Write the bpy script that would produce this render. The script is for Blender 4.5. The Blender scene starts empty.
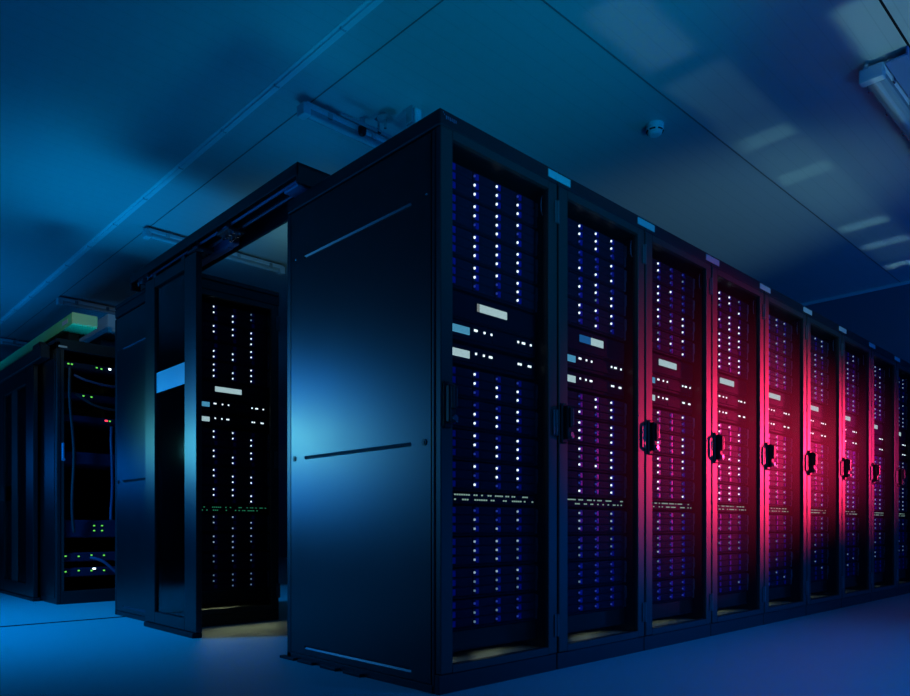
import bpy, bmesh, math, random
from mathutils import Vector, Matrix
random.seed(7)
SC = bpy.context.scene
COL = SC.collection
D = bpy.data

# ------------------------------------------------------------------ materials
def new_mat(name):
    m = D.materials.new(name); m.use_nodes = True
    nt = m.node_tree; nt.nodes.clear()
    out = nt.nodes.new('ShaderNodeOutputMaterial')
    return m, nt, out

def pbr(name, col, rough=.5, metal=0.0, spec=.5, noise=0.0, nscale=40, bump=0.0, bscale=200, coat=0.0):
    m, nt, out = new_mat(name)
    b = nt.nodes.new('ShaderNodeBsdfPrincipled')
    nt.links.new(b.outputs[0], out.inputs[0])
    b.inputs['Base Color'].default_value = (*col, 1)
    b.inputs['Roughness'].default_value = rough
    b.inputs['Metallic'].default_value = metal
    b.inputs['Specular IOR Level'].default_value = spec
    b.inputs['Coat Weight'].default_value = coat
    if noise or bump:
        tc = nt.nodes.new('ShaderNodeTexCoord')
    if noise:
        n = nt.nodes.new('ShaderNodeTexNoise'); n.inputs['Scale'].default_value = nscale
        n.inputs['Detail'].default_value = 4
        nt.links.new(tc.outputs['Object'], n.inputs['Vector'])
        r = nt.nodes.new('ShaderNodeMapRange')
        r.inputs['To Min'].default_value = rough - noise; r.inputs['To Max'].default_value = rough + noise
        nt.links.new(n.outputs['Fac'], r.inputs['Value']); nt.links.new(r.outputs[0], b.inputs['Roughness'])
    if bump:
        n2 = nt.nodes.new('ShaderNodeTexNoise'); n2.inputs['Scale'].default_value = bscale
        n2.inputs['Detail'].default_value = 2
        nt.links.new(tc.outputs['Object'], n2.inputs['Vector'])
        bp = nt.nodes.new('ShaderNodeBump'); bp.inputs['Strength'].default_value = bump
        bp.inputs['Distance'].default_value = .002
        nt.links.new(n2.outputs['Fac'], bp.inputs['Height']); nt.links.new(bp.outputs[0], b.inputs['Normal'])
    return m

def glow(name, col, strength, stripes=False):
    m, nt, out = new_mat(name)
    e = nt.nodes.new('ShaderNodeEmission')
    e.inputs[0].default_value = (*col, 1); e.inputs[1].default_value = strength
    nt.links.new(e.outputs[0], out.inputs[0])
    if stripes:                                   # rows of fine characters on a small lit display
        tc = nt.nodes.new('ShaderNodeTexCoord')
        w = nt.nodes.new('ShaderNodeTexBrick')
        w.inputs['Scale'].default_value = 1
        mp = nt.nodes.new('ShaderNodeMapping'); mp.inputs['Rotation'].default_value = (math.pi/2, 0, 0)
        nt.links.new(tc.outputs['Object'], mp.inputs[0]); nt.links.new(mp.outputs[0], w.inputs['Vector'])
        w.inputs['Brick Width'].default_value = .0045; w.inputs['Row Height'].default_value = .005
        w.inputs['Mortar Size'].default_value = .0008
        w.inputs['Color1'].default_value = (*col, 1); w.inputs['Color2'].default_value = (*[c*.85 for c in col], 1)
        w.inputs['Mortar'].default_value = (*[c*.5 for c in col], 1)
        nt.links.new(w.outputs[0], e.inputs[0])
    return m

M = {}
M['cabinet'] = pbr('black_powder_coat', (.008, .009, .012), .42, spec=.4, bump=.03, bscale=900)
M['panel'] = pbr('panel_powder_coat', (.003, .0035, .005), .34, spec=.5, noise=.02, nscale=6)
M['frame'] = pbr('door_frame_coat', (.026, .026, .028), .45, spec=.35)
M['hinge'] = pbr('hinge_coat', (.06, .065, .08), .4)
M['inner'] = pbr('rack_inside', (.010, .011, .013), .6, spec=.3)
M['chassis'] = pbr('chassis_black', (.008, .018, .048), .6, spec=.06)
M['carrier'] = pbr('carrier_plastic', (.012, .03, .085), .55, spec=.06)
M['latch'] = pbr('blue_latch', (.02, .04, .75), .4)
M['ear'] = pbr('ear_metal', (.25, .34, .55), .4, metal=.2)
M['dark_steel'] = pbr('dark_steel', (.12, .125, .14), .3, metal=.8)
M['chrome'] = pbr('bright_steel', (.6, .62, .65), .2, metal=1)
M['plate'] = pbr('white_label_plate', (.45, .47, .5), .35)
M['black'] = pbr('black_plastic', (.008, .008, .01), .45, spec=.25)
M['groove'] = pbr('dark_seam', (.01, .01, .012), .8, spec=.1)  # own dark colour of the joint strips
M['seam'] = pbr('joint_filler', (.16, .17, .18), .6)
M['tray_blue'] = pbr('blue_grey_tray', (.10, .2, .42), .5)
M['band'] = pbr('white_band', (.85, .87, .88), .4)
M['white_plastic'] = pbr('white_plastic', (.72, .74, .76), .35)
M['grey_metal'] = pbr('galvanised', (.45, .47, .5), .4, metal=.5, noise=.08)
M['housing'] = pbr('lamp_housing', (.6, .63, .68), .35)
M['bottom'] = pbr('rack_floor_plate', (.35, .38, .34), .45, metal=.3)
M['green_tray'] = pbr('green_cable_tray', (.16, .62, .22), .5)
M['tray_end'] = pbr('olive_cover', (.42, .5, .2), .6)
M['cable'] = pbr('dark_cable', (.02, .023, .03), .5)
M['cable_blue'] = pbr('blue_cable', (.04, .06, .14), .45)
M['vent'] = pbr('vent_metal', (.03, .032, .036), .5)
M['paper'] = pbr('paper', (.7, .75, .68), .7)
M['led_white'] = glow('led_white', (.75, .95, 1.0), 2.6)
M['led_dim'] = glow('led_dim', (.30, .55, .8), .55)
M['led_blue'] = glow('led_blue', (.05, .12, .9), .45)
M['led_mid'] = glow('led_mid', (.5, .75, .95), .9)
M['led_green'] = glow('led_green', (.15, .8, .1), 1.0)
M['led_teal'] = glow('led_teal', (.05, .6, .3), .5)
M['led_red'] = glow('led_red', (1, .05, .1), 1.6)
M['led_port'] = glow('led_port', (.45, .75, .65), .75)
M['scr_white'] = glow('screen_white', (.56, .84, .9), 1.5, True)
M['scr_cyan'] = glow('screen_cyan', (.10, .45, .75), 1.4, True)
M['scr_blue'] = glow('screen_blue', (.02, .2, .6), 1.1, True)
M['scr_grey'] = glow('screen_grey', (.35, .42, .42), 1.1, True)

# perforated door sheet: metal with part of the light passing through the holes
def mesh_sheet(name, through):
    m, nt, out = new_mat(name)
    p = nt.nodes.new('ShaderNodeBsdfPrincipled')
    p.inputs['Base Color'].default_value = (.003, .003, .005, 1); p.inputs['Roughness'].default_value = .6
    p.inputs['Specular IOR Level'].default_value = .04
    t = nt.nodes.new('ShaderNodeBsdfTransparent')
    mx = nt.nodes.new('ShaderNodeMixShader')
    mx.inputs[0].default_value = through
    nt.links.new(p.outputs[0], mx.inputs[1]); nt.links.new(t.outputs[0], mx.inputs[2]); nt.links.new(mx.outputs[0], out.inputs[0])
    return m
M['mesh'] = mesh_sheet('perforated_sheet', .74)

def glass_mat():
    m, nt, out = new_mat('dark_glass')
    g = nt.nodes.new('ShaderNodeBsdfGlossy'); g.inputs['Roughness'].default_value = .04
    t = nt.nodes.new('ShaderNodeBsdfTransparent'); t.inputs[0].default_value = (.5, .55, .6, 1)
    fr = nt.nodes.new('ShaderNodeFresnel'); fr.inputs[0].default_value = 1.5
    mx = nt.nodes.new('ShaderNodeMixShader')
    nt.links.new(fr.outputs[0], mx.inputs[0]); nt.links.new(t.outputs[0], mx.inputs[1]); nt.links.new(g.outputs[0], mx.inputs[2])
    nt.links.new(mx.outputs[0], out.inputs[0])
    return m
M['glass'] = glass_mat()

def cover_mat():
    m, nt, out = new_mat('clear_lamp_cover')
    p = nt.nodes.new('ShaderNodeBsdfPrincipled'); p.inputs['Base Color'].default_value = (.7, .75, .8, 1)
    p.inputs['Roughness'].default_value = .2
    t = nt.nodes.new('ShaderNodeBsdfTransparent'); t.inputs[0].default_value = (.9, .93, .95, 1)
    mx = nt.nodes.new('ShaderNodeMixShader'); mx.inputs[0].default_value = .55
    nt.links.new(p.outputs[0], mx.inputs[1]); nt.links.new(t.outputs[0], mx.inputs[2]); nt.links.new(mx.outputs[0], out.inputs[0])
    return m
M['cover'] = cover_mat()

def ceiling_mat():
    m, nt, out = new_mat('ceiling_panels')
    p = nt.nodes.new('ShaderNodeBsdfPrincipled'); p.inputs['Base Color'].default_value = (.5, .53, .55, 1)
    p.inputs['Roughness'].default_value = .38; p.inputs['Specular IOR Level'].default_value = .6
    nt.links.new(p.outputs[0], out.inputs[0])
    tc = nt.nodes.new('ShaderNodeTexCoord')
    sp = nt.nodes.new('ShaderNodeSeparateXYZ'); nt.links.new(tc.outputs['Object'], sp.inputs[0])
    # fine rib lines running along the panels (x), one every 0.1 m
    mu = nt.nodes.new('ShaderNodeMath'); mu.operation = 'MULTIPLY'; mu.inputs[1].default_value = 10
    nt.links.new(sp.outputs['Y'], mu.inputs[0])
    fr = nt.nodes.new('ShaderNodeMath'); fr.operation = 'FRACT'; nt.links.new(mu.outputs[0], fr.inputs[0])
    gt = nt.nodes.new('ShaderNodeMath'); gt.operation = 'LESS_THAN'; gt.inputs[1].default_value = .05
    nt.links.new(fr.outputs[0], gt.inputs[0])
    mx = nt.nodes.new('ShaderNodeMixRGB'); mx.inputs[1].default_value = (.5, .53, .55, 1); mx.inputs[2].default_value = (.44, .47, .49, 1)
    nt.links.new(gt.outputs[0], mx.inputs[0]); nt.links.new(mx.outputs[0], p.inputs['Base Color'])
    # brushed grain stretched along x
    mp = nt.nodes.new('ShaderNodeMapping'); mp.inputs['Scale'].default_value = (.6, 14, 1)
    nt.links.new(tc.outputs['Object'], mp.inputs[0])
    n = nt.nodes.new('ShaderNodeTexNoise'); n.inputs['Scale'].default_value = 1.5; n.inputs['Detail'].default_value = 3
    nt.links.new(mp.outputs[0], n.inputs['Vector'])
    bp = nt.nodes.new('ShaderNodeBump'); bp.inputs['Strength'].default_value = .12; bp.inputs['Distance'].default_value = .01
    nt.links.new(n.outputs['Fac'], bp.inputs['Height']); nt.links.new(bp.outputs[0], p.inputs['Normal'])
    return m
M['ceiling'] = ceiling_mat()
M['floor'] = pbr('vinyl_floor', (.30, .33, .36), .55, spec=.35, noise=.05, nscale=3, bump=.06, bscale=120)
M['wall'] = pbr('painted_wall', (.2, .2, .28), .7, spec=.2)
M['conduit'] = pbr('conduit_paint', (.8, .83, .86), .35)

# ------------------------------------------------------------------ mesh building
class MB:
    def __init__(s): s.bm = bmesh.new(); s.mi = 0
    def _tag(s, before):
        for f in s.bm.faces:
            if f not in before: f.material_index = s.mi
    def box(s, x0, x1, y0, y1, z0, z1, bev=0.0, mi=None, seg=1):
        if mi is not None: s.mi = mi
        before = set(s.bm.faces)
        m = Matrix.Translation(((x0+x1)/2, (y0+y1)/2, (z0+z1)/2)) @ Matrix.Diagonal((x1-x0, y1-y0, z1-z0, 1))
        r = bmesh.ops.create_cube(s.bm, size=1, matrix=m)
        if bev:
            es = list({e for v in r['verts'] for e in v.link_edges})
            bmesh.ops.bevel(s.bm, geom=es, offset=bev, segments=seg, affect='EDGES', profile=.5)
        s._tag(before); return s
    def cyl(s, p, q, r, n=16, r2=None, mi=None, caps=True):
        if mi is not None: s.mi = mi
        before = set(s.bm.faces)
        p, q = Vector(p), Vector(q); d = q-p
        rot = d.to_track_quat('Z', 'Y').to_matrix().to_4x4()
        bmesh.ops.create_cone(s.bm, cap_ends=caps, segments=n, radius1=r, radius2=r if r2 is None else r2, depth=d.length,
                              matrix=Matrix.Translation((p+q)/2) @ rot)
        s._tag(before); return s
    def tube(s, pts, r, n=8, mi=None):
        if mi is not None: s.mi = mi
        before = set(s.bm.faces)
        pts = [Vector(p) for p in pts]; rings = []
        for i, p in enumerate(pts):
            t = (pts[min(i+1, len(pts)-1)]-pts[max(i-1, 0)]).normalized()
            up = Vector((0, 0, 1)) if abs(t.z) < .9 else Vector((1, 0, 0))
            a = t.cross(up).normalized(); b = a.cross(t)
            rings.append([s.bm.verts.new(p + r*(math.cos(2*math.pi*k/n)*a + math.sin(2*math.pi*k/n)*b)) for k in range(n)])
        for a, b in zip(rings, rings[1:]):
            for k in range(n): s.bm.faces.new((a[k], a[(k+1) % n], b[(k+1) % n], b[k]))
        s.bm.faces.new(rings[0][::-1]); s.bm.faces.new(rings[-1])
        s._tag(before); return s
    def lathe(s, prof, c, n=32, mi=None):
        if mi is not None: s.mi = mi
        before = set(s.bm.faces); rings = []
        for r, z in prof:
            rings.append([s.bm.verts.new((c[0]+r*math.cos(2*math.pi*k/n), c[1]+r*math.sin(2*math.pi*k/n), c[2]+z)) for k in range(n)])
        for a, b in zip(rings, rings[1:]):
            for k in range(n): s.bm.faces.new((a[k], a[(k+1) % n], b[(k+1) % n], b[k]))
        s.bm.faces.new(rings[0][::-1]); s.bm.faces.new(rings[-1])
        s._tag(before); return s
    def prism(s, prof, axis, a, b, mi=None):
        """closed 2D profile swept along an axis: 'x' -> profile is (y,z); 'y' -> (x,z)"""
        if mi is not None: s.mi = mi
        before = set(s.bm.faces)
        P = (lambda u, v, t: (t, u, v)) if axis == 'x' else (lambda u, v, t: (u, t, v))
        A = [s.bm.verts.new(P(u, v, a)) for u, v in prof]; B = [s.bm.verts.new(P(u, v, b)) for u, v in prof]
        k = len(prof)
        for i in range(k): s.bm.faces.new((A[i], A[(i+1) % k], B[(i+1) % k], B[i]))
        s.bm.faces.new(A[::-1]); s.bm.faces.new(B)
        s._tag(before); return s
    def build(s, name, mats, parent=None, loc=(0, 0, 0), smooth=False):
        bmesh.ops.recalc_face_normals(s.bm, faces=s.bm.faces[:])
        me = D.meshes.new(name); s.bm.to_mesh(me); s.bm.free()
        for m in (mats if isinstance(mats, (list, tuple)) else [mats]): me.materials.append(M[m])
        if smooth:
            for p in me.polygons: p.use_smooth = True
        o = D.objects.new(name, me); COL.objects.link(o)
        o.location = loc
        if parent: o.parent = parent
        return o

def thing(name, label, cat, loc=(0, 0, 0), group=None, rz=0):
    o = D.objects.new(name, None); COL.objects.link(o)
    o.location = loc; o.rotation_euler.z = rz; o.empty_display_size = .05
    o['label'] = label; o['category'] = cat
    if group: o['group'] = group
    return o
def tag(o, label, cat, group=None):
    o['label'] = label; o['category'] = cat
    if group: o['group'] = group
    return o
def struct(o): o['kind'] = 'structure'; return o
def child_copy(o, parent, loc=None):
    c = o.copy(); COL.objects.link(c); c.parent = parent
    if loc is not None: c.location = loc
    return c
def copy_tree(o, parent=None, loc=None):
    c = o.copy(); COL.objects.link(c)
    if parent: c.parent = parent
    if loc is not None: c.location = loc
    for ch in list(o.children): copy_tree(ch, c)
    return c

# ------------------------------------------------------------------ the room
CEIL = 3.0
XW0, XW1, YW0, YW1 = -4.2, 6.32, -4.6, 11.0
struct(MB().box(XW0-.1, XW1+.1, YW0-.1, YW1+.1, -.1, 0).build('floor', 'floor'))
struct(MB().box(XW0-.1, XW1+.1, YW0-.1, YW1+.1, CEIL, CEIL+.1).build('ceiling', 'ceiling'))
struct(MB().box(XW1, XW1+.1, YW0, YW1, 0, CEIL).build('wall_right', 'wall'))
struct(MB().box(XW0-.1, XW0, YW0, YW1, 0, CEIL).build('wall_left', 'wall'))
struct(MB().box(XW0, XW1, YW1, YW1+.1, 0, CEIL).build('wall_back', 'wall'))
struct(MB().box(XW0, XW1, YW0-.1, YW0, 0, CEIL).build('wall_front', 'wall'))
# ceiling panel joints and the dark joint strip in the floor
struct(MB().box(.55, XW1, .198, .206, CEIL-.003, CEIL).build('trim_1', 'seam'))
struct(MB().box(.5, XW1, -.865, -.855, CEIL-.003, CEIL).build('trim_2', 'groove'))
struct(MB().box(.489, .495, YW0, YW1, CEIL-.003, CEIL).build('trim_3', 'seam'))
struct(MB().box(XW0, .02, 3.135, 3.163, 0, .003).build('trim_4', 'groove'))
struct(MB().box(XW1-.03, XW1, YW0, YW1, CEIL-.03, CEIL, .004).build('trim_5', 'conduit'))

# raised joint profile along the ceiling, with its clips
t = thing('ceiling_conduit', 'long pale conduit strip with clips running along the ceiling at left', 'conduit', (.27, 0, CEIL))
MB().prism([(-.03, 0), (-.028, -.003), (-.012, -.004), (-.009, -.012), (.009, -.012), (.012, -.004), (.028, -.003), (.03, 0)], 'y', -2.4, YW1).build('rail', 'conduit', t)
for y in [k*.62-1.5 for k in range(18)]:
    MB().box(-.016, .016, y-.006, y+.006, -.015, -.002, .002).build('clip', 'grey_metal', t)

# ------------------------------------------------------------------ racks
W, DEP, H = .678, 1.04, 2.10
RW = .672
ORD = ['first', 'second', 'third', 'fourth', 'fifth', 'sixth', 'seventh', 'eighth', 'ninth', 'tenth', 'eleventh', 'twelfth']

def rack_body_mesh(left_open=False, rear_slot=True):
    m = MB()
    x0 = .012 if left_open else 0
    m.box(x0, .022, .047, DEP-.035, .03, 2.03)
    m.box(0, .03, 0.031, .046, .0, 2.034, .003); m.box(0, .03, DEP-.034, DEP, 0, 2.034, .003)
    m.box(RW-.022, RW, .031, DEP, .0, 2.034)
    m.box(0, RW, 0, DEP, 2.041, H, .004)                                  # roof with front fascia
    m.box(0.02, RW-.02, .031, DEP, 2.02, 2.04)
    m.box(0, RW, .006, .03, 0, .071, .003)                                # plinth fascia
    m.box(0.0, .03, .03, DEP, 0, .03, .002)
    m.box(.022, RW-.022, DEP-.03, DEP-.01, .16 if rear_slot else .03, 2.03)  # rear wall
    # mounting rails
    for x in (.085, .650):
        m.box(x, x+.018, .088, .112, .10, 2.02, .002)
        m.box(x, x+.018, .70, .73, .10, 2.02)
    return m

def build_side_panel(parent, x=0.0):
    """side panel with three pressed V grooves; outer face at local x"""
    y0, y1, z0, z1 = .05, DEP-.037, .034, 2.028
    g0, g1 = .162, .888
    m = MB(); bm = m.bm
    zs = [z0]; ins = set()
    hw, dp = .008, .0044
    for gz in (.068, .91, 1.802):
        zs += [gz-hw, gz, gz+hw]; ins.add(round(gz, 4))
    zs.append(z1)
    ys = [y0, g0-.004, g0, g1, g1+.004, y1]
    grid = []
    for z in zs:
        row = []
        for y in ys:
            d = dp if (round(z, 4) in ins and g0-.001 <= y <= g1+.001) else 0
            row.append(bm.verts.new((x+d, y, z)))
        grid.append(row)
    for i in range(len(zs)-1):
        for j in range(len(ys)-1):
            bm.faces.new((grid[i][j], grid[i][j+1], grid[i+1][j+1], grid[i+1][j]))
    # rim
    b = [bm.verts.new((x+.012, y, z)) for (y, z) in ((y0, z0), (y1, z0), (y1, z1), (y0, z1))]
    bot = grid[0]; top = grid[-1]
    bm.faces.new(bot[::-1] + [b[0], b[1]]) ; bm.faces.new(top + [b[2], b[3]])
    bm.faces.new([r[0] for r in grid] + [b[3], b[0]]); bm.faces.new([r[-1] for r in grid][::-1] + [b[1], b[2]])
    p = m.build('side_panel', 'panel', parent)
    for y in (.085, .974):
        q = MB().cyl((x-.003, y, .911), (x+.004, y, .911), .013, 24)
        q.cyl((x-.005, y, .911), (x-.002, y, .911), .006, 12)
        q.build('panel_lock', 'black', p)
    for y in (.072, .963):
        MB().lathe([(.0045, -.0)] + [(.0045*math.cos(a), .003*math.sin(a)) for a in (0.5, 1.0)], (0, 0, 0), 12).build('screw', 'chrome', p, (x, y, 1.812), True).rotation_euler = (0, -math.pi/2, 0)
    return p

# prototypes of rack parts (meshes shared by all copies)
body_o = rack_body_mesh().build('cabinet_body', 'cabinet')
bplate_o = MB().box(.022, RW-.022, .031, DEP-.03, .078, .090).build('bottom_plate', 'bottom')
door_m = MB()
door_m.box(.004, .064, 0, .03, .073, 2.039, .003).box(.612, .668, 0, .03, .073, 2.039, .003)
door_m.box(.064, .612, 0, .03, .073, .102).box(.064, .612, 0, .03, 2.008, 2.039)
door_o = door_m.build('front_door', 'frame')
sheet_o = MB().box(.062, .614, .016, .019, .1, 2.01).build('perforated_sheet', 'mesh', door_o)
hd = MB()
hd.box(.008, .048, -.014, .0, .955, 1.125, .006)
hd.box(.012, .044, -.040, -.012, .972, 1.112, .008, seg=2)
hd.box(.016, .040, -.052, -.036, 1.02, 1.105, .006, seg=2)
handle_o = hd.build('handle', 'black', door_o)
MB().cyl((.03, -.05, .99), (.03, -.03, .99), .011, 20).box(.036, .048, -.046, -.03, .975, .996, .002).build('lock_cylinder', 'chrome', handle_o)
MB().box(.030, .036, -.0545, -.051, 1.03, 1.095, .001).build('handle_strip', 'dark_steel', handle_o)
for z in (1.923, 1.0, .19):
    if z == 1.0: continue
    hm = MB().cyl((.664, -.006, z-.046), (.664, -.006, z+.046), .0065, 12).box(.648, .664, -.006, .0, z-.046, z+.046, .001)
    hm.box(.6645, .675, -.007, .001, z-.046, z+.046, .001)
    hm.build('hinge', 'hinge', door_o)
latch_m = MB().box(.634, .646, -.010, 0, .985, 1.092, .002).box(.649, .661, -.013, 0, .985, 1.092, .002)
latch_o = latch_m.build('latch_plate', 'hinge')
arc = [(.625+.012*math.cos(a), .042, 1.953+.04*math.sin(a)) for a in [math.pi/2 + k*math.pi/10 for k in range(11)]]
ground_o = MB().tube(arc, .0022, 6).build('ground_cable', 'ear')
RACK_PARTS = [body_o, bplate_o, latch_o, ground_o]

def make_rack(loc, label, group, first=False, side=False):
    r = thing('server_rack', label, 'server rack', loc, group)
    for p in RACK_PARTS:
        if p is body_o and side:
            rack_body_mesh(True).build('cabinet_body', 'cabinet', r)
        elif first: p.parent = r
        else: child_copy(p, r)
    if first: door_o.parent = r
    else: copy_tree(door_o, r)
    if side: build_side_panel(r)
    return r

# ---- disk enclosure prototypes (origin: front left bottom of the enclosure, x as in rack, front at y = 0)
EH = .118
def chassis_mesh(full):
    m = MB()
    m.box(.104, .646, .008, .56, .002, EH-.002, .001)
    m.box(.104, .132, -.001, .008, .002, EH-.002, .002)          # left ear
    m.box(.146, .640, -.004, .008, .001, .009, .001)             # vent strip under the drives
    for k in range(3): m.box(.146, .640, .004, .008, .0095+.0355*k, .0105+.0355*k)
    return m
def carrier_mesh():
    m = MB()
    m.box(0, .1235, -.006, .010, 0, .0335, .0018, 0)
    m.box(.036, .120, -.0085, -.004, .003, .0275, .0012, 0)
    for k in range(9): m.box(.042+.0085*k, .046+.0085*k, -.0092, -.008, .007, .0225, 0, 0)
    m.box(.011, .028, -.0105, -.004, .005, .0285, .0012, 1)
    return m
car_me = carrier_mesh().build('drive_carrier', ['carrier', 'latch'])
led_me = {}
for k in ('led_white', 'led_mid', 'led_dim', 'led_blue', 'led_green'):
    led_me[k] = MB().box(-.003, .003, -.0125, -.004, -.0042, .0042, .001).build('indicator_light', k)
ch_o = chassis_mesh(True).build('chassis', 'chassis')
ear_o = MB().box(.6405, .6485, -.008, .006, .006, EH-.006, .002).box(.6412, .648, -.013, -.007, .052, .108, .002).build('ear_handle', 'ear')
PROTO = [car_me, ch_o, ear_o] + list(led_me.values())
bank_m = MB()
for c in range(4):
    for rw in range(3):
        x = .1335+.1268*c; z = .0115+.0355*rw
        bank_m.box(x, x+.1235, -.006, .010, z, z+.0335, .0015, 0)
        bank_m.box(x+.036, x+.12, -.0085, -.004, z+.003, z+.0275, 0, 0)
        bank_m.box(x+.011, x+.028, -.0105, -.004, z+.005, z+.0285, 0, 1)
bank_o = bank_m.build('drive_bank', ['carrier', 'latch']); PROTO.append(bank_o)

def enclosure(x, y, z, label, group, lit, fine):
    """lit[row][col] : key of the light material, rows from the top"""
    e = thing('disk_enclosure', label, 'disk enclosure', (x, y, z), group)
    child_copy(ch_o, e); child_copy(ear_o, e)
    if not fine: child_copy(bank_o, e)
    for rw in range(3):
        for c in range(4):
            px, pz = .1335+.1268*c, .0115+.0355*(2-rw)
            k = lit[rw][c]
            if fine:
                cc = child_copy(car_me, e, (px, 0, pz))
                if k and c: child_copy(led_me[k], cc, (.005, 0, .0168))
            elif k and c: child_copy(led_me[k], e, (px+.005, 0, pz+.0168))
    return e

TOPS = [1.992, 1.872, 1.752, 1.632, 1.217, 1.097, .977, .857, .685, .564, .443, .322]
W_, B_, D_, N_ = 'led_white', 'led_blue', 'led_dim', None
def P(s): return [[{'w': W_, 'b': B_, 'd': D_, '.': N_}[ch] for ch in ' '.join(r).replace(' ', '')] for r in s.split('/')]
PAT = {0: ['.b.w'.replace('.', 'b')]}
def rows(s): return [[{'w': W_, 'b': B_, 'd': D_, '.': N_}[c] for c in r] for r in s.split('/')]
R1 = ['bbwb/bwww/bwww', 'bwww/bwwb/bbww', 'bwww/bwww/bwww', 'bwww/bwbw/bbbw', 'bwbb/bwww/bbww', 'bbbw/bwww/bwwb', 'bwbw/bwww/bbww', 'bwww/bbww/bwbb',
      'bbbw/bwbw/bwwb', 'bwww/bwwd/bwwd', 'bwww/bddd/bddd', 'bbbb/bddb/bdbb']
R2 = ['bwww/bwww/bbwb', 'bbbw/bbbb/bwww', 'bbwb/bwww/bbdw', 'bwww/bwbw/bbwb', 'bbww/bbww/bwbw', 'bwbw/bwbw/bwbw', 'bwbw/bdbw/bwww', 'bbbw/bbbw/bwbw',
      'bwbw/bwbw/bwbd', 'bbbd/bdbd/bdbb', 'bbbb/bbbb/bdbb', 'bbbb/bbbb/bbbb']
R3 = ['bwbb/bwbd/bbbb', 'bwwb/bwbb/bwbb', 'bwbw/bwww/bdbw', 'bdbw/bwwb/bbbw', 'bwbw/bdbb/bwbb', 'bwbw/bwbw/bwbw', 'bwbw/bwbw/bwbb', 'bwbb/bwbb/bbbw',
      'bbbw/bwbb/bwbb', 'bdbb/bdbb/bwbb', 'bdbb/bbbb/bbbb', 'bbbb/bbbb/bbbb']
def rand_rows(i, far):
    out = []
    pw = .62 if i < 8 else .22
    for rw in range(3):
        r = [N_]
        for c in range(3):
            v = random.random()
            if i < 8: r.append(W_ if v < pw else (D_ if v < pw+.1 else (B_ if not far else N_)))
            else: r.append(D_ if v < .4-.09*(i-8) else (B_ if not far else N_))
        out.append(r)
    return out

def unit_dashes(m, xs, z, y, w=.006, h=.004):
    for x in xs: m.box(x, x+w*(.7+.6*random.random()), y-.002, y, z, z+h)

def fill_rack(n, ox, oy, where, fine, pats=None, row2=False):
    """the equipment hung in one rack"""
    RY = oy+.098
    g = 'disk enclosures in the ' + where
    for i, zt in enumerate(TOPS):
        if pats: lit = rows(pats[i])
        else: lit = rand_rows(i, not fine)
        if row2: lit = row2_pat[i]
        if i >= 8 or n >= 4: lit = [['led_mid' if k == W_ else k for k in r] for r in lit]
        enclosure(ox, RY, zt-EH, f'black disk enclosure, {ORD[i]} from the top, in the {where}', 'disk enclosures in racks', lit, fine)
    # controller with a lit display
    c = thing('storage_controller', f'black controller with a small lit display in the {where}', 'controller', (ox, RY, 1.402), 'controllers with a wide lit display')
    MB().box(.104, .646, .004, .6, 0, .106, .002).box(.112, .64, -.004, .006, .006, .1, .003).box(.275, .475, -.008, -.003, .038, .083, .002).build('chassis', 'chassis', c)
    sx0, sx1 = .280, .452
    if n == 0:
        MB().box(sx0, sx0+.012, -.0105, -.0075, .045, .076).build('display_edge', 'scr_grey', c)
        MB().box(sx0+.014, sx1, -.0105, -.0075, .045, .076).build('display', 'scr_white', c)
    elif n == 1:
        MB().box(sx0-.012, sx0+.072, -.0105, -.0075, .045, .078).build('display_edge', 'scr_blue', c)
        MB().box(sx0+.073, sx1, -.0105, -.0075, .045, .078).build('display', 'scr_white', c)
    else:
        MB().box(sx0-.005, sx1, -.0105, -.0075, .045, .077).build('display', 'scr_white', c)
    # two switches with little status displays
    for j, (z0, scr) in enumerate(((1.322, 'scr_cyan'), (1.231, 'scr_white'))):
        s = thing('network_switch', f'switch with a {"pale blue" if j == 0 else "white"} display in the {where}', 'switch', (ox, RY, z0), 'switches with a small lit display')
        MB().box(.104, .646, .004, .5, 0, .076, .002).box(.112, .64, -.003, .006, .012, .066, .002).box(.37, .50, -.006, -.001, .014, .030, .001).build('chassis', 'chassis', s)
        MB().box(.12, .240, -.007, -.002, .026, .054).build('display', scr, s)
        m = MB()
        base = [.268, .277, .322, .362] if j == 0 else [.274, .318, .352, .362]
        base2 = [.524, .552, .562, .604] if j == 0 else [.526, .540, .590, .602]
        for x in base+base2: m.box(x, x+.0075, -.0065, -.002, .046, .054)
        m.build('status_light', 'led_white', s)
    # patch switch with two rows of port lights
    s = thing('patch_switch', f'thin switch with tiny port lights in the {where}', 'switch', (ox, RY, .690), 'thin switches with rows of port lights')
    MB().box(.104, .646, .004, .4, 0, .044, .002).box(.112, .64, -.003, .006, .004, .042, .002).build('chassis', 'chassis', s)
    lm = 'led_teal' if row2 else 'led_port'
    for zz in (.034, .0155):
        m = MB()
        x = .16
        while x < .625:
            if random.random() < .66: m.box(x, x+.007, -.006, -.002, zz, zz+.0055)
            x += .0125 if random.random() < .8 else .03
        m.build('port_lights', lm, s)
    # blanking panel
    b = tag(MB().box(.104, .646, .0, .004, 0, .074, .001).box(.112, .64, -.008, .0, .0, .005).build('blanking_panel', 'vent', None, (ox, RY, .128)),
            f'black vented blanking panel at the bottom of the {where}', 'panel', 'blanking panels')

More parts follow.
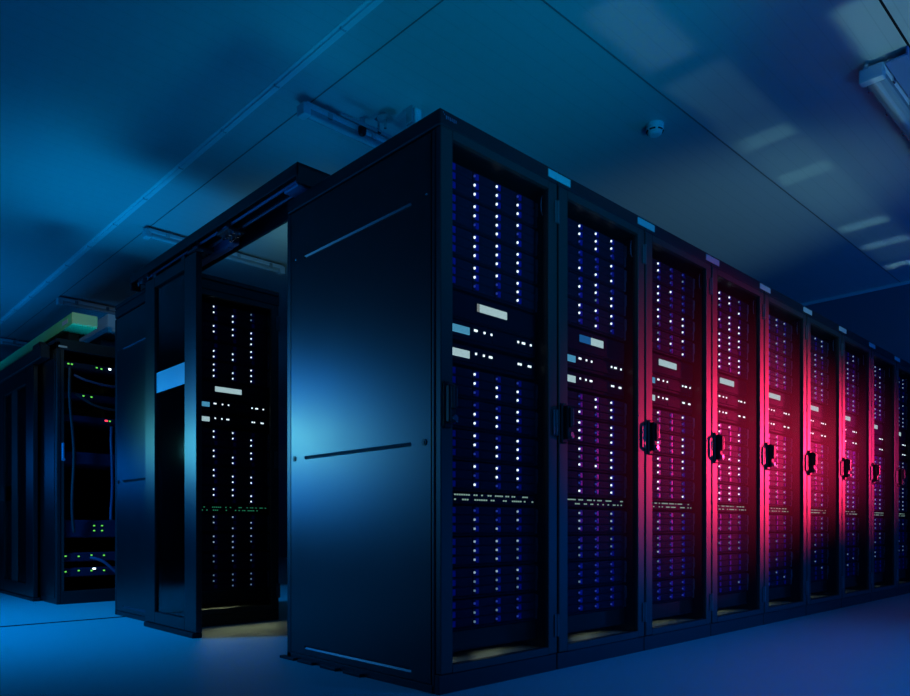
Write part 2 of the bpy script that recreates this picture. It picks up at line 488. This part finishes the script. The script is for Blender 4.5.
ROWN = ['first', 'second', 'third', 'fourth', 'fifth', 'sixth', 'seventh', 'eighth', 'ninth']
for i in range(9):
    desc = ['black server rack at the corner, nearest, with the plain lit side panel'] + \
           [f'black server rack, {ROWN[k]} from the near corner in the long row' for k in range(1, 9)]
    r = make_rack((i*W, 0, 0), desc[i], 'server racks of the long row', first=(i == 0), side=(i == 0))
    where = f'{ROWN[i]} rack of the long row'
    fill_rack(i, i*W, 0, where, i < 3, [R1, R2, R3][i] if i < 3 else None)
    if i == 0:
        bd = MB().box(.012, .016, -.003, 0, 2.083, 2.089, .001).box(.018, .022, -.003, 0, 2.077, 2.083, .001)
        for k in range(6): bd.box(.026+.0095*k, .0335+.0095*k, -.003, 0, 2.066+.002*(k % 2), 2.08, .001)
        bd.build('maker_badge', 'chrome', r)
        ft = MB()
        for y0 in (.45, .62, .80, .95): ft.box(-.022, .004, y0, y0+.12, .0, .012, .002)
        ft.build('levelling_foot', 'black', r)
    lb = MB().box(-.072, .078, -.004, .0, 2.056, 2.088, .001).build('label_plate', 'plate', None, ((i+1)*W, 0, 0)) if i == 0 else child_copy(lb, None, ((i+1)*W, 0, 0))
    tag(lb, (f'small pale label plate above the joint of {ROWN[i]} and {ROWN[i+1]} rack' if i < 8 else
             'small pale label plate above the end of the ninth rack'), 'label plate', 'label plates along the rack tops')
row2_pat = None
def pat_from(cols):
    out = []
    for i in range(12):
        rr = []
        for rw in range(3):
            k = i*3+rw
            rr.append([N_] + [({'w': W_, 'd': D_, '.': N_}[cols[c][k]]) for c in range(3)])
        out.append(rr)
    return out
cA = 'ww. ww. .ww www ww. ww. ww. ww. ww. ww. dd. dd.'.replace(' ', '')
cB = '.ww ww. .ww .ww ww. .ww .ww ww. w.w www dd. ddd'.replace(' ', '')
cC = 'dd. www ww. www .ww ww. .ww .ww .ww wd. dd. ddd'.replace(' ', '')
row2_pat = pat_from([cA, cB, cC])
X2, Y2 = .018, 2.297
r2 = make_rack((X2, Y2, 0), 'dark server rack across the aisle, behind the sliding glass door', 'server racks of the second row', side=True)
MB().box(0, RW, 0, DEP, 2.102, 2.132, .004).build('roof_cap', 'cabinet', r2)
fill_rack(2, X2, Y2, 'rack across the aisle', False, row2=True)
for o in PROTO+[body_o]: D.objects.remove(o)

# ------------------------------------------------------------------ aisle door and its track
dx0, dx1 = -.053, -.020
t = thing('sliding_door', 'sliding aisle door with dark glass and a white band, half open', 'sliding door', (0, 0, 0))
m = MB().box(dx0, dx1, 1.885, 2.036, .03, 2.092, .003).box(dx0, dx1, 2.456, 2.605, .03, 2.092, .003)
m.box(dx0, dx1, 2.036, 2.456, .03, .098, .002).box(dx0, dx1, 2.036, 2.456, 2.03, 2.092, .002)
m.build('door_frame', 'panel', t)
MB().box(-.040, -.034, 2.03, 2.462, .094, 2.034).build('glass_pane', 'glass', t)
MB().box(-.043, -.0405, 2.037, 2.455, 1.402, 1.522).build('white_band', 'band', t)
MB().box(-.068, -.012, 1.90, 2.59, 0, .028, .004).build('floor_guide', 'black', t)

t = thing('door_track', 'black overhead track beam of the sliding aisle door', 'door track', (0, 0, 0))
m = MB()
m.box(-.05, .125, .87, 2.86, 2.192, 2.206, .002).box(-.05, -.042, .87, 2.86, 2.150, 2.194, .002).box(.112, .125, .87, 2.28, 2.103, 2.194, .002).box(.112, .125, 2.29, 2.86, 2.15, 2.194, .002)
m.box(-.05, .125, .87, .885, 2.115, 2.2, .002).box(-.05, .01, 2.845, 2.86, 2.11, 2.2, .002)
m.build('cover', 'cabinet', t)
for x in (-.015, .045): MB().cyl((x, .90, 2.150), (x, 2.82, 2.150), .0065, 12).build('rail', 'ear', t)
MB().box(.012, .018, 1.0, 2.7, 2.135, 2.160).build('drive_belt', 'black', t)
MB().box(-.03, .06, .90, 1.02, 2.118, 2.135, .004).build('end_plate', 'ear', t)
for y in (1.62, 1.98):
    mb = MB().box(-.035, .065, y-.07, y+.07, 2.120, 2.136, .004)
    for dy in (-.05, .05):
        mb.cyl((-.028, y+dy, 2.15), (-.018, y+dy, 2.15), .018, 16); mb.cyl((.05, y+dy, 2.15), (.062, y+dy, 2.15), .018, 16)
    c = mb.build('carriage', 'dark_steel', t)
    for dy in (-.055, -.02, .03, .055):
        for bx in (0, .04): MB().cyl((bx, y+dy, 2.108), (bx, y+dy, 2.121), .008, 6).build('bolt', 'chrome', c)
MB().box(.06, .105, 1.70, 2.15, 2.112, 2.17, .005).box(.066, .099, 1.76, 1.98, 2.106, 2.114, .003).build('motor', 'ear', t)
b = MB().cyl((-.012, 2.68, 2.145), (-.012, 2.68, 2.11), .028, 20).cyl((-.012, 2.68, 2.11), (-.012, 2.68, 2.10), .012, 10).box(-.04, .015, 2.60, 2.76, 2.145, 2.165, .003)
b.build('pulley', 'dark_steel', t)
for y in (2.62, 2.72, 2.77): MB().cyl((-.03, y, 2.118), (-.03, y, 2.148), .007, 8).build('bolt', 'chrome', t)
for y in (2.1, 2.5): MB().box(-.036, -.030, y-.02, y+.02, 2.09, 2.125).build('hanger', 'dark_steel', t)

# ------------------------------------------------------------------ third row: open rack with cabling
X3, Y3 = -.09, 4.30
t = thing('open_server_rack', 'open server rack in the far row with loose cables', 'server rack', (X3, Y3, 0))
m = MB().box(0, .03, 0, 1.0, 0, 2.05, .004).box(.65, .68, 0, 1.0, 0, 2.05, .004).box(0, .68, 0, 1.0, 1.99, 2.075, .004).box(0.03, .65, .0, 1.0, 0, .10, .003)
m.box(.03, .65, .96, .98, .1, 2.0)
m.build('cabinet_body', 'cabinet', t)
MB().box(.03, .055, .004, .03, .1, 1.99, .002).box(.625, .65, .004, .03, .1, 1.99, .002).build('mounting_rail', 'frame', t)
MB().box(.012, .075, -.004, .0, 2.005, 2.02, .001).build('label_plate', 'plate', t)
MB().box(-.004, .0, .05, .95, .05, 1.97, .002).build('side_panel', 'panel', t)
MB().box(.034, .05, -.022, .0, 1.12, 1.26, .004).cyl((.042, -.03, 1.13), (.042, -.02, 1.13), .012, 12).build('handle', 'ear', t)
units = [('patch_switch', 1.86, .05, 'green'), ('patch_switch', 1.62, .05, 'green'), ('patch_switch', 1.44, .05, 'red'), ('patch_switch', 1.10, .10, 'one'),
         ('patch_switch', .52, .14, 'quad'), ('patch_switch', .33, .07, 'row'), ('patch_switch', .21, .07, 'row')]
nm = ['topmost unit with green lights in the open far rack', 'dark unit with two green lights near the top of the open far rack', 'dark unit with a red light in the open far rack',
      'dark unit with one green light halfway up the open far rack', 'low tall unit with four green lights in the open far rack',
      'upper of two switches with a row of green lights in the open far rack', 'lowest switch with a row of green lights in the open far rack']
for (n_, z, h, k), lb in zip(units, nm):
    u = thing('rack_switch', lb, 'switch', (X3, Y3+.03, z), 'units in the open rack')
    MB().box(.06, .62, .0, .45, 0, h, .002).box(.07, .61, -.006, .002, .006, h-.006, .002).build('chassis', 'chassis', u)
    L = []
    if k == 'green' and z > 1.8: L = [(.09, .030), (.115, .03), (.30, .03), (.335, .025)]
    elif k == 'green': L = [(.20, .03), (.26, .028)]
    elif k == 'red': L = [(.40, .028)]
    elif k == 'one': L = [(.46, .07)]
    elif k == 'quad': L = [(.28, .095), (.34, .095), (.28, .055), (.34, .055)]
    else: L = [(.07+.095*q, .045+random.uniform(-.004, .004)) for q in range(6)]
    for (x, zz) in L:
        MB().box(x-.007, x+.007, -.010, -.005, zz-.005, zz+.005, .001).build('indicator_light', 'led_green', u)
    if k == 'red': MB().box(.36, .385, -.010, -.005, .022, .036, .002).build('indicator_light', 'led_red', u)
    if k == 'green' and z > 1.8: MB().box(.39, .41, -.010, -.005, .024, .040, .002).build('indicator_light', 'led_white', u)
    if k == 'row' and z < .3: MB().box(.268, .292, -.012, -.005, .052, .066, .002).build('indicator_light', 'led_white', u)
def spline(pts, n=8):
    pts = [Vector(p) for p in pts]; out = []
    for i in range(len(pts)-1):
        p0, p1, p2, p3 = pts[max(i-1, 0)], pts[i], pts[i+1], pts[min(i+2, len(pts)-1)]
        for k in range(n):
            u = k/n
            out.append(.5*((2*p1)+(p2-p0)*u+(2*p0-5*p1+4*p2-p3)*u*u+(3*p1-p0-3*p2+p3)*u**3))
    out.append(pts[-1]); return out
cabs = [([(.07, .0, 1.86), (.06, -.03, 1.6), (.09, -.03, 1.2), (.08, -.02, .8), (.1, .01, .56)], .012, 'cable', 'dark cable bundle hanging down the left of the open far rack'),
        ([(.10, .0, 1.80), (.20, -.03, 1.76), (.40, -.03, 1.74), (.58, 0, 1.78)], .010, 'cable_blue', 'blue-grey cable looped across the top of the open far rack'),
        ([(.10, .0, 1.66), (.25, -.03, 1.57), (.45, -.03, 1.55), (.6, .0, 1.56)], .010, 'cable', 'dark cable sagging across the open far rack under two green lights'),
        ([(.22, .0, .36), (.30, -.04, .33), (.40, -.05, .24), (.52, -.03, .14)], .012, 'cable_blue', 'blue cable slanting down between the two lowest switches'),
        ([(.38, .03, 1.42), (.375, -.02, 1.2), (.38, -.02, .9), (.375, .02, .66)], .012, 'cable_blue', 'blue cable hanging down the middle of the open far rack')]
for pts, r, mt, lb in cabs:
    tag(MB().tube([Vector((X3+.02, Y3-.004, 0))+Vector((p.x, min(p.y, 0)-.012, p.z)) for p in spline(pts)], r, 8).build('network_cable', mt, smooth=True), lb, 'cable', 'cables in the open rack')

# second sliding door at far left
t = thing('sliding_door', 'dark sliding door with a rounded handle at the far left edge', 'sliding door', (0, 0, 0))
m = MB().box(-.15, -.115, 4.72, 4.95, .03, 1.925, .004).box(-.15, -.115, 5.72, 5.95, .03, 1.925, .004)
m.box(-.15, -.115, 4.95, 5.72, .03, .13, .003).box(-.15, -.115, 4.95, 5.72, 1.80, 1.925, .003)
m.build('door_frame', 'panel', t)
MB().box(-.135, -.13, 4.94, 5.73, .12, 1.81).build('glass_pane', 'glass', t)
MB().box(-.138, -.122, 5.28, 5.48, .13, 1.80, .003).build('middle_stile', 'frame', t)
MB().box(-.172, -.15, 5.62, 5.80, .84, .98, .01, seg=2).build('handle', 'black', t)
MB().box(-.16, -.10, 4.7, 6.0, 0, .028, .004).build('floor_guide', 'black', t)
t = thing('server_rack', 'dark rack behind the door at the far left edge', 'server rack', (-.06, 5.36, 0))
MB().box(0, .66, 0, 1.0, 0, 2.05, .004).build('cabinet_body', 'cabinet', t)
MB().box(-.004, 0, .05, .95, .05, 2.0, .002).build('side_panel', 'panel', t)
t = thing('door_track', 'dark stepped track beam under the green cable tray', 'door track', (0, 0, 0))
MB().box(-.17, -.105, 4.42, 6.9, 1.93, 2.03, .004).build('cover', 'cabinet', t)
for y0, y1 in ((4.5, 4.7), (6.4, 6.6)): MB().box(-.16, -.11, y0, y1, 2.03, 2.07, .004).build('support_block', 'black', t)

# green cable tray on the far racks and a metal duct beside it
t = thing('cable_tray', 'green cable tray with an olive end cover above the far racks', 'cable tray', (-.04, 4.09, 2.147))
MB().box(0, .18, 0, 4.4, 0, .012, .002).box(0, .008, .004, 4.4, .01, .088, .002).box(.172, .18, .004, 4.4, .01, .088, .002).box(0, .18, .01, 4.4, .083, .09, .002).build('trough', 'green_tray', t)
MB().box(-.002, .182, -.006, .006, .008, .092, .003).build('end_cover', 'tray_end', t)
MB().box(-.004, 0, .10, .24, .03, .062, .001).build('label_plate', 'plate', t)
for y0, z0 in ((.27, -.071), (1.5, -.096)): MB().box(.05, .13, y0, y0+.2, z0, 0, .003).build('support_block', 'black', t)
t = thing('cable_duct', 'small pale blue metal duct hanging beside the green tray', 'duct', (.30, 4.34, 2.20))
MB().box(0, .2, 0, 1.5, 0, .15, .004).build('casing', 'grey_metal', t)
MB().box(.03, .10, -.006, 0, -.006, .01, .002).build('bracket', 'chrome', t)
for y in (.25, .75): MB().box(.04, .16, y, y+.03, -.125, 0, .002).build('stand', 'dark_steel', t)

# ------------------------------------------------------------------ ceiling fixtures
def luminaire(x0, y, label, wide=1.0, L=1.25, plate=False):
    t = thing('ceiling_light', label, 'ceiling light', (x0, y, CEIL), 'tube lights under the ceiling')
    w = .040*wide
    MB().prism([(-w, -.022), (w, -.022), (w, -.042), (w*.86, -.052), (-w*.86, -.052), (-w, -.042)], 'x', 0.02, L-.02).build('housing', 'housing', t)
    n = 9; d = .036*wide**.5
    prof = [(w*.82*math.cos(math.pi*k/n), -.052-d*math.sin(math.pi*k/n)**.8) for k in range(n+1)]
    MB().prism(prof, 'x', .045, L-.045).build('clear_cover', 'cover', t)
    MB().cyl((.06, 0, -.053-d*.5), (L-.06, 0, -.053-d*.5), .011, 12).build('tube', 'white_plastic', t)
    for xa in (0, L-.05):
        MB().box(xa, xa+.05, -w*.95, w*.95, -.056-d, -.026, .007, seg=2).build('end_cap', 'housing', t)
    for k in range(4):
        for q in (-1, 1):
            xx = .16+.31*k
            MB().box(xx, xx+.03, q*w-.005, q*w+.005, -.066, -.03, .002).build('clip', 'chrome', t)
    for xx in (.22, L-.22):
        MB().cyl((xx, 0, -.022), (xx, 0, 0), .014, 10).build('mount', 'grey_metal', t)
    if plate:
        MB().box(.0, L, -.16, -w-.006, -.05, -.035, .004).box(.0, L, -.168, -.158, -.05, 0, .003).build('side_tray', 'tray_blue', t)
        MB().cyl((-.012, w*.3, -.035), (-.012, w*.3, -.02), .013, 16).build('screw_knob', 'chrome', t)
    return t
luminaire(.45, 3.97, 'tube light on the ceiling, seen over the track beam of the glass door')
luminaire(.43, 1.625, 'tube light on the ceiling above the near rack with pipes beside it')
luminaire(.46, 6.35, 'tube light on the ceiling above the green cable tray')
luminaire(.40, 8.65, 'most distant tube light at the far left under the ceiling')
luminaire(2.37, -.69, 'large tube light at the upper right, lit purple along its cover', 1.5, plate=True)

t = thing('ceiling_sensor', 'small black dome sensor hanging by the pipes above the near rack', 'sensor', (.80, 1.545, CEIL))
MB().cyl((0, 0, 0), (0, 0, -.05), .016, 16).build('stem', 'grey_metal', t)
MB().lathe([(.022, -.05), (.025, -.06), (.025, -.08), (.019, -.096), (.008, -.102)], (0, 0, 0), 20).build('dome', 'black', t, smooth=True)
t = thing('gas_pipe', 'thin pale pipe along the ceiling behind the near rack', 'pipe', (.60, 1.48, CEIL-.075))
MB().cyl((0, 0, 0), (1.9, 0, 0), .009, 12).build('run', 'grey_metal', t)
for x in (.27, 1.2): MB().cyl((x, 0, 0), (x, 0, .075), .007, 8).box(x-.02, x+.02, -.02, .02, .068, .075, .002).cyl((x-.012, 0, 0), (x+.012, 0, 0), .014, 12).build('hanger', 'chrome', t)
t = thing('sprinkler', 'small upright sprinkler head with a wide disc above the near rack', 'sprinkler', (.86, 1.405, CEIL))
MB().cyl((0, 0, 0), (0, 0, -.09), .009, 12).build('stem', 'chrome', t)
MB().lathe([(.012, -.02), (.045, -.03), (.048, -.036), (.012, -.04)], (0, 0, 0), 20).build('disc', 'grey_metal', t)
t = thing('junction_box', 'pale junction box on the ceiling just above the near corner rack', 'junction box', (.945, 1.235, CEIL))
MB().box(0, .05, 0, .06, -.11, 0, .006).build('casing', 'housing', t)
MB().box(-.03, -.018, .0, .05, -.10, 0, .003).build('bracket', 'chrome', t)

t = thing('smoke_detector', 'white round smoke detector on the ceiling', 'smoke detector', (2.10, .393, CEIL))
MB().lathe([(.052, 0), (.052, -.014), (.050, -.018)], (0, 0, 0), 40).build('base', 'white_plastic', t, smooth=False)
MB().lathe([(.046, -.018), (.046, -.022), (.051, -.024), (.050, -.034), (.044, -.042), (.040, -.054), (.030, -.062), (.012, -.064)], (0, 0, 0), 40).build('dome', 'white_plastic', t)
m = MB()
for k in range(6):
    a = k*math.pi/3+.25
    pts = [(.0475*math.cos(a+d), .0475*math.sin(a+d), -.040) for d in (-.36, -.18, 0, .18, .36)]
    m.tube(pts, .0045, 6)
m.build('sensor_slot', 'black', t)

# ------------------------------------------------------------------ lights
def aim(o, tgt): o.rotation_euler = (Vector(tgt)-o.location).to_track_quat('-Z', 'Y').to_euler()
def area(name, loc, tgt, sx, sy, col, e, spread=180):
    l = D.lights.new(name, 'AREA'); l.shape = 'RECTANGLE'; l.size = sx; l.size_y = sy; l.color = col; l.energy = e
    l.spread = math.radians(spread)
    o = D.objects.new(name, l); COL.objects.link(o); o.location = loc; aim(o, tgt); return o
def spot(name, loc, tgt, col, e, ang=60, blend=1, rad=.1):
    l = D.lights.new(name, 'SPOT'); l.color = col; l.energy = e; l.spot_size = math.radians(ang); l.spot_blend = blend; l.shadow_soft_size = rad
    o = D.objects.new(name, l); COL.objects.link(o); o.location = loc; aim(o, tgt); return o
BLUE = (.0, .28, 1)
spot('cyan_side_lamp', (-1.40, 3.2, 1.32), (0, 1.2, 1.05), (.24, .95, .5), 36, 40, 1, .14)
spot('blue_side_lamp', (-1.40, 3.2, 1.30), (0, 1.05, 1.05), (.0, .22, 1), 150, 54, 1, .6)
spot('cyan_door_fill', (-1.5, 4.9, 1.35), (-.05, 2.05, 1.3), (.12, .8, .9), 44, 26, 1, .2)  # added spot, brightens the glass door's stile and white band
spot('blue_far_fill', (-1.5, 7.1, 1.3), (0, 3.0, 1.0), (.0, .2, 1), 16, 46, 1, .25)  # added spot, puts a sheen on the second row's side panel
spot('blue_floor_fill', (-2.4, 3.4, 2.7), (-.9, 3.5, 0), (.0, .31, 1), 780, 92, 1, .2)  # added downward spot that brightens the floor at left
spot('blue_ceiling_fill', (.15, 3.7, 1.3), (.15, 3.6, 3), (.0, .38, 1), 58, 88, 1, .2)  # added upward spot with no fitting, makes the ceiling pool at left
spot('teal_ceiling_fill', (.2, -2.7, .3), (.8, .9, 3), (.0, .46, .85), 210, 46, 1, .2)  # added spot from near the floor, tints the ceiling teal
spot('grey_ceiling_fill', (3.0, -2.9, .3), (3.7, 1.1, 3), (.26, .68, .75), 170, 38, 1, .2)  # added spot from near the floor, greys the ceiling at right
area('blue_ceiling_wash', (.5, -3.4, .4), (1.4, -.6, 3), 1.5, 1.2, (.0, .34, 1), 9, 120)
spot('blue_aisle_fill', (.7, 1.85, 2.2), (.6, 1.9, 3), (.0, .36, 1), 7, 155, 1, .3)  # added fill without a fitting, lifts the ceiling over the aisle
area('blue_walkway_fill', (-1.3, 6.4, .5), (.2, 6.6, 3), .8, .8, (.0, .3, 1), 14, 120)  # extra unseen light added to lift the dark far-left ceiling
spot('teal_aisle_lamp', (1.5, 3.0, 2.25), (1.5, 3.1, 3), (.25, .7, .7), 8, 130, 1, .1)
area('blue_front_fill', (-.5, -4.2, 2.5), (1.5, 0, .2), 2.0, 1.2, BLUE, 36)
area('red_row_lamp', (5.7, -2.45, 1.26), (3.3, 0, 1.18), 1.6, .24, (1, .02, .10), 66, 25)
area('red_end_fill', (5.5, -2.6, 1.35), (4.8, 0, 1.22), .8, .24, (1, .02, .18), 32, 30)  # second red light, added to carry the glow to the row's end
area('blue_right_wash', (5.6, -3.5, .6), (4.5, 0, .3), 1, 1, (.0, .16, 1), 36)
area('aisle_lamp', (.40, 2.27, .12), (.40, 1.9, .0), .5, .03, (.85, 1, .55), .12, 120)
for k in range(9): area('rack_base_fill', (k*W+.47, .22, .165), (k*W+.45, .03, .09), .16, .02, (.8, 1, .75), .022, 120)  # invented lights without fittings, added to brighten the rack bottom plates
area('rack_base_fill', (.19, .2, .165), (.15, .03, .09), .07, .02, (.8, 1, .75), .012, 120)
area('rack_base_fill', (X2+.30, Y2+.22, .165), (X2+.30, Y2+.03, .09), .35, .02, (.9, 1, .6), .07, 120)
spot('blue_floor_front_fill', (1.6, -3.0, 2.8), (1.7, -.9, 0), (.0, .2, 1), 260, 66, 1, .2)  # added downward spot for the floor before the long row
spot('tray_fill', (-1.3, 2.2, 2.2), (.05, 4.4, 2.2), (.8, 1, .45), 34, 26, 1, .05)  # added spot without a fitting, brightens the tray and its end cover
def patch(x0, x1, y0, y1, dens, z=2.25, spread=12):
    area('ceiling_patch_helper', ((x0+x1)/2, (y0+y1)/2, z), ((x0+x1)/2, (y0+y1)/2, 3), x1-x0, y1-y0, (.33, .85, .85), dens*(x1-x0)*(y1-y0), spread)  # added bodiless beam, stands in for light reflected onto the ceiling
patch(1.85, 2.95, -1.25, -.68, .75, .6, 3)
patch(1.05, 1.65, -.12, .14, .2)
patch(1.85, 2.35, -.14, .16, .1)
patch(1.8, 5.6, -.18, .17, .12)
for xx in (2.72, 3.36, 4.55, 5.1, 5.75): patch(xx-.08, xx+.08, -.16, .17, .3 if xx < 4 else .55, 2.25, 6)

# ------------------------------------------------------------------ world, camera, view
w = D.worlds.new('room_dark'); SC.world = w; w.use_nodes = True
w.node_tree.nodes['Background'].inputs[0].default_value = (.0, .01, .03, 1)
w.node_tree.nodes['Background'].inputs[1].default_value = .2
cam = D.cameras.new('camera'); co = D.objects.new('camera', cam); COL.objects.link(co)
co.location = (-1.74829, -1.90195, .60014)
co.rotation_euler = (math.pi/2, 0, math.radians(46.23-90))
cam.sensor_width = 36; cam.lens = 724.6/910*36; cam.shift_y = (527.5-348)/910; cam.clip_start = .05
SC.camera = co
SC.view_settings.view_transform = 'Standard'; SC.view_settings.look = 'None'
SC.view_settings.exposure = 0; SC.view_settings.gamma = 1; SC.view_settings.use_curve_mapping = False
SC.cycles.use_denoising = True
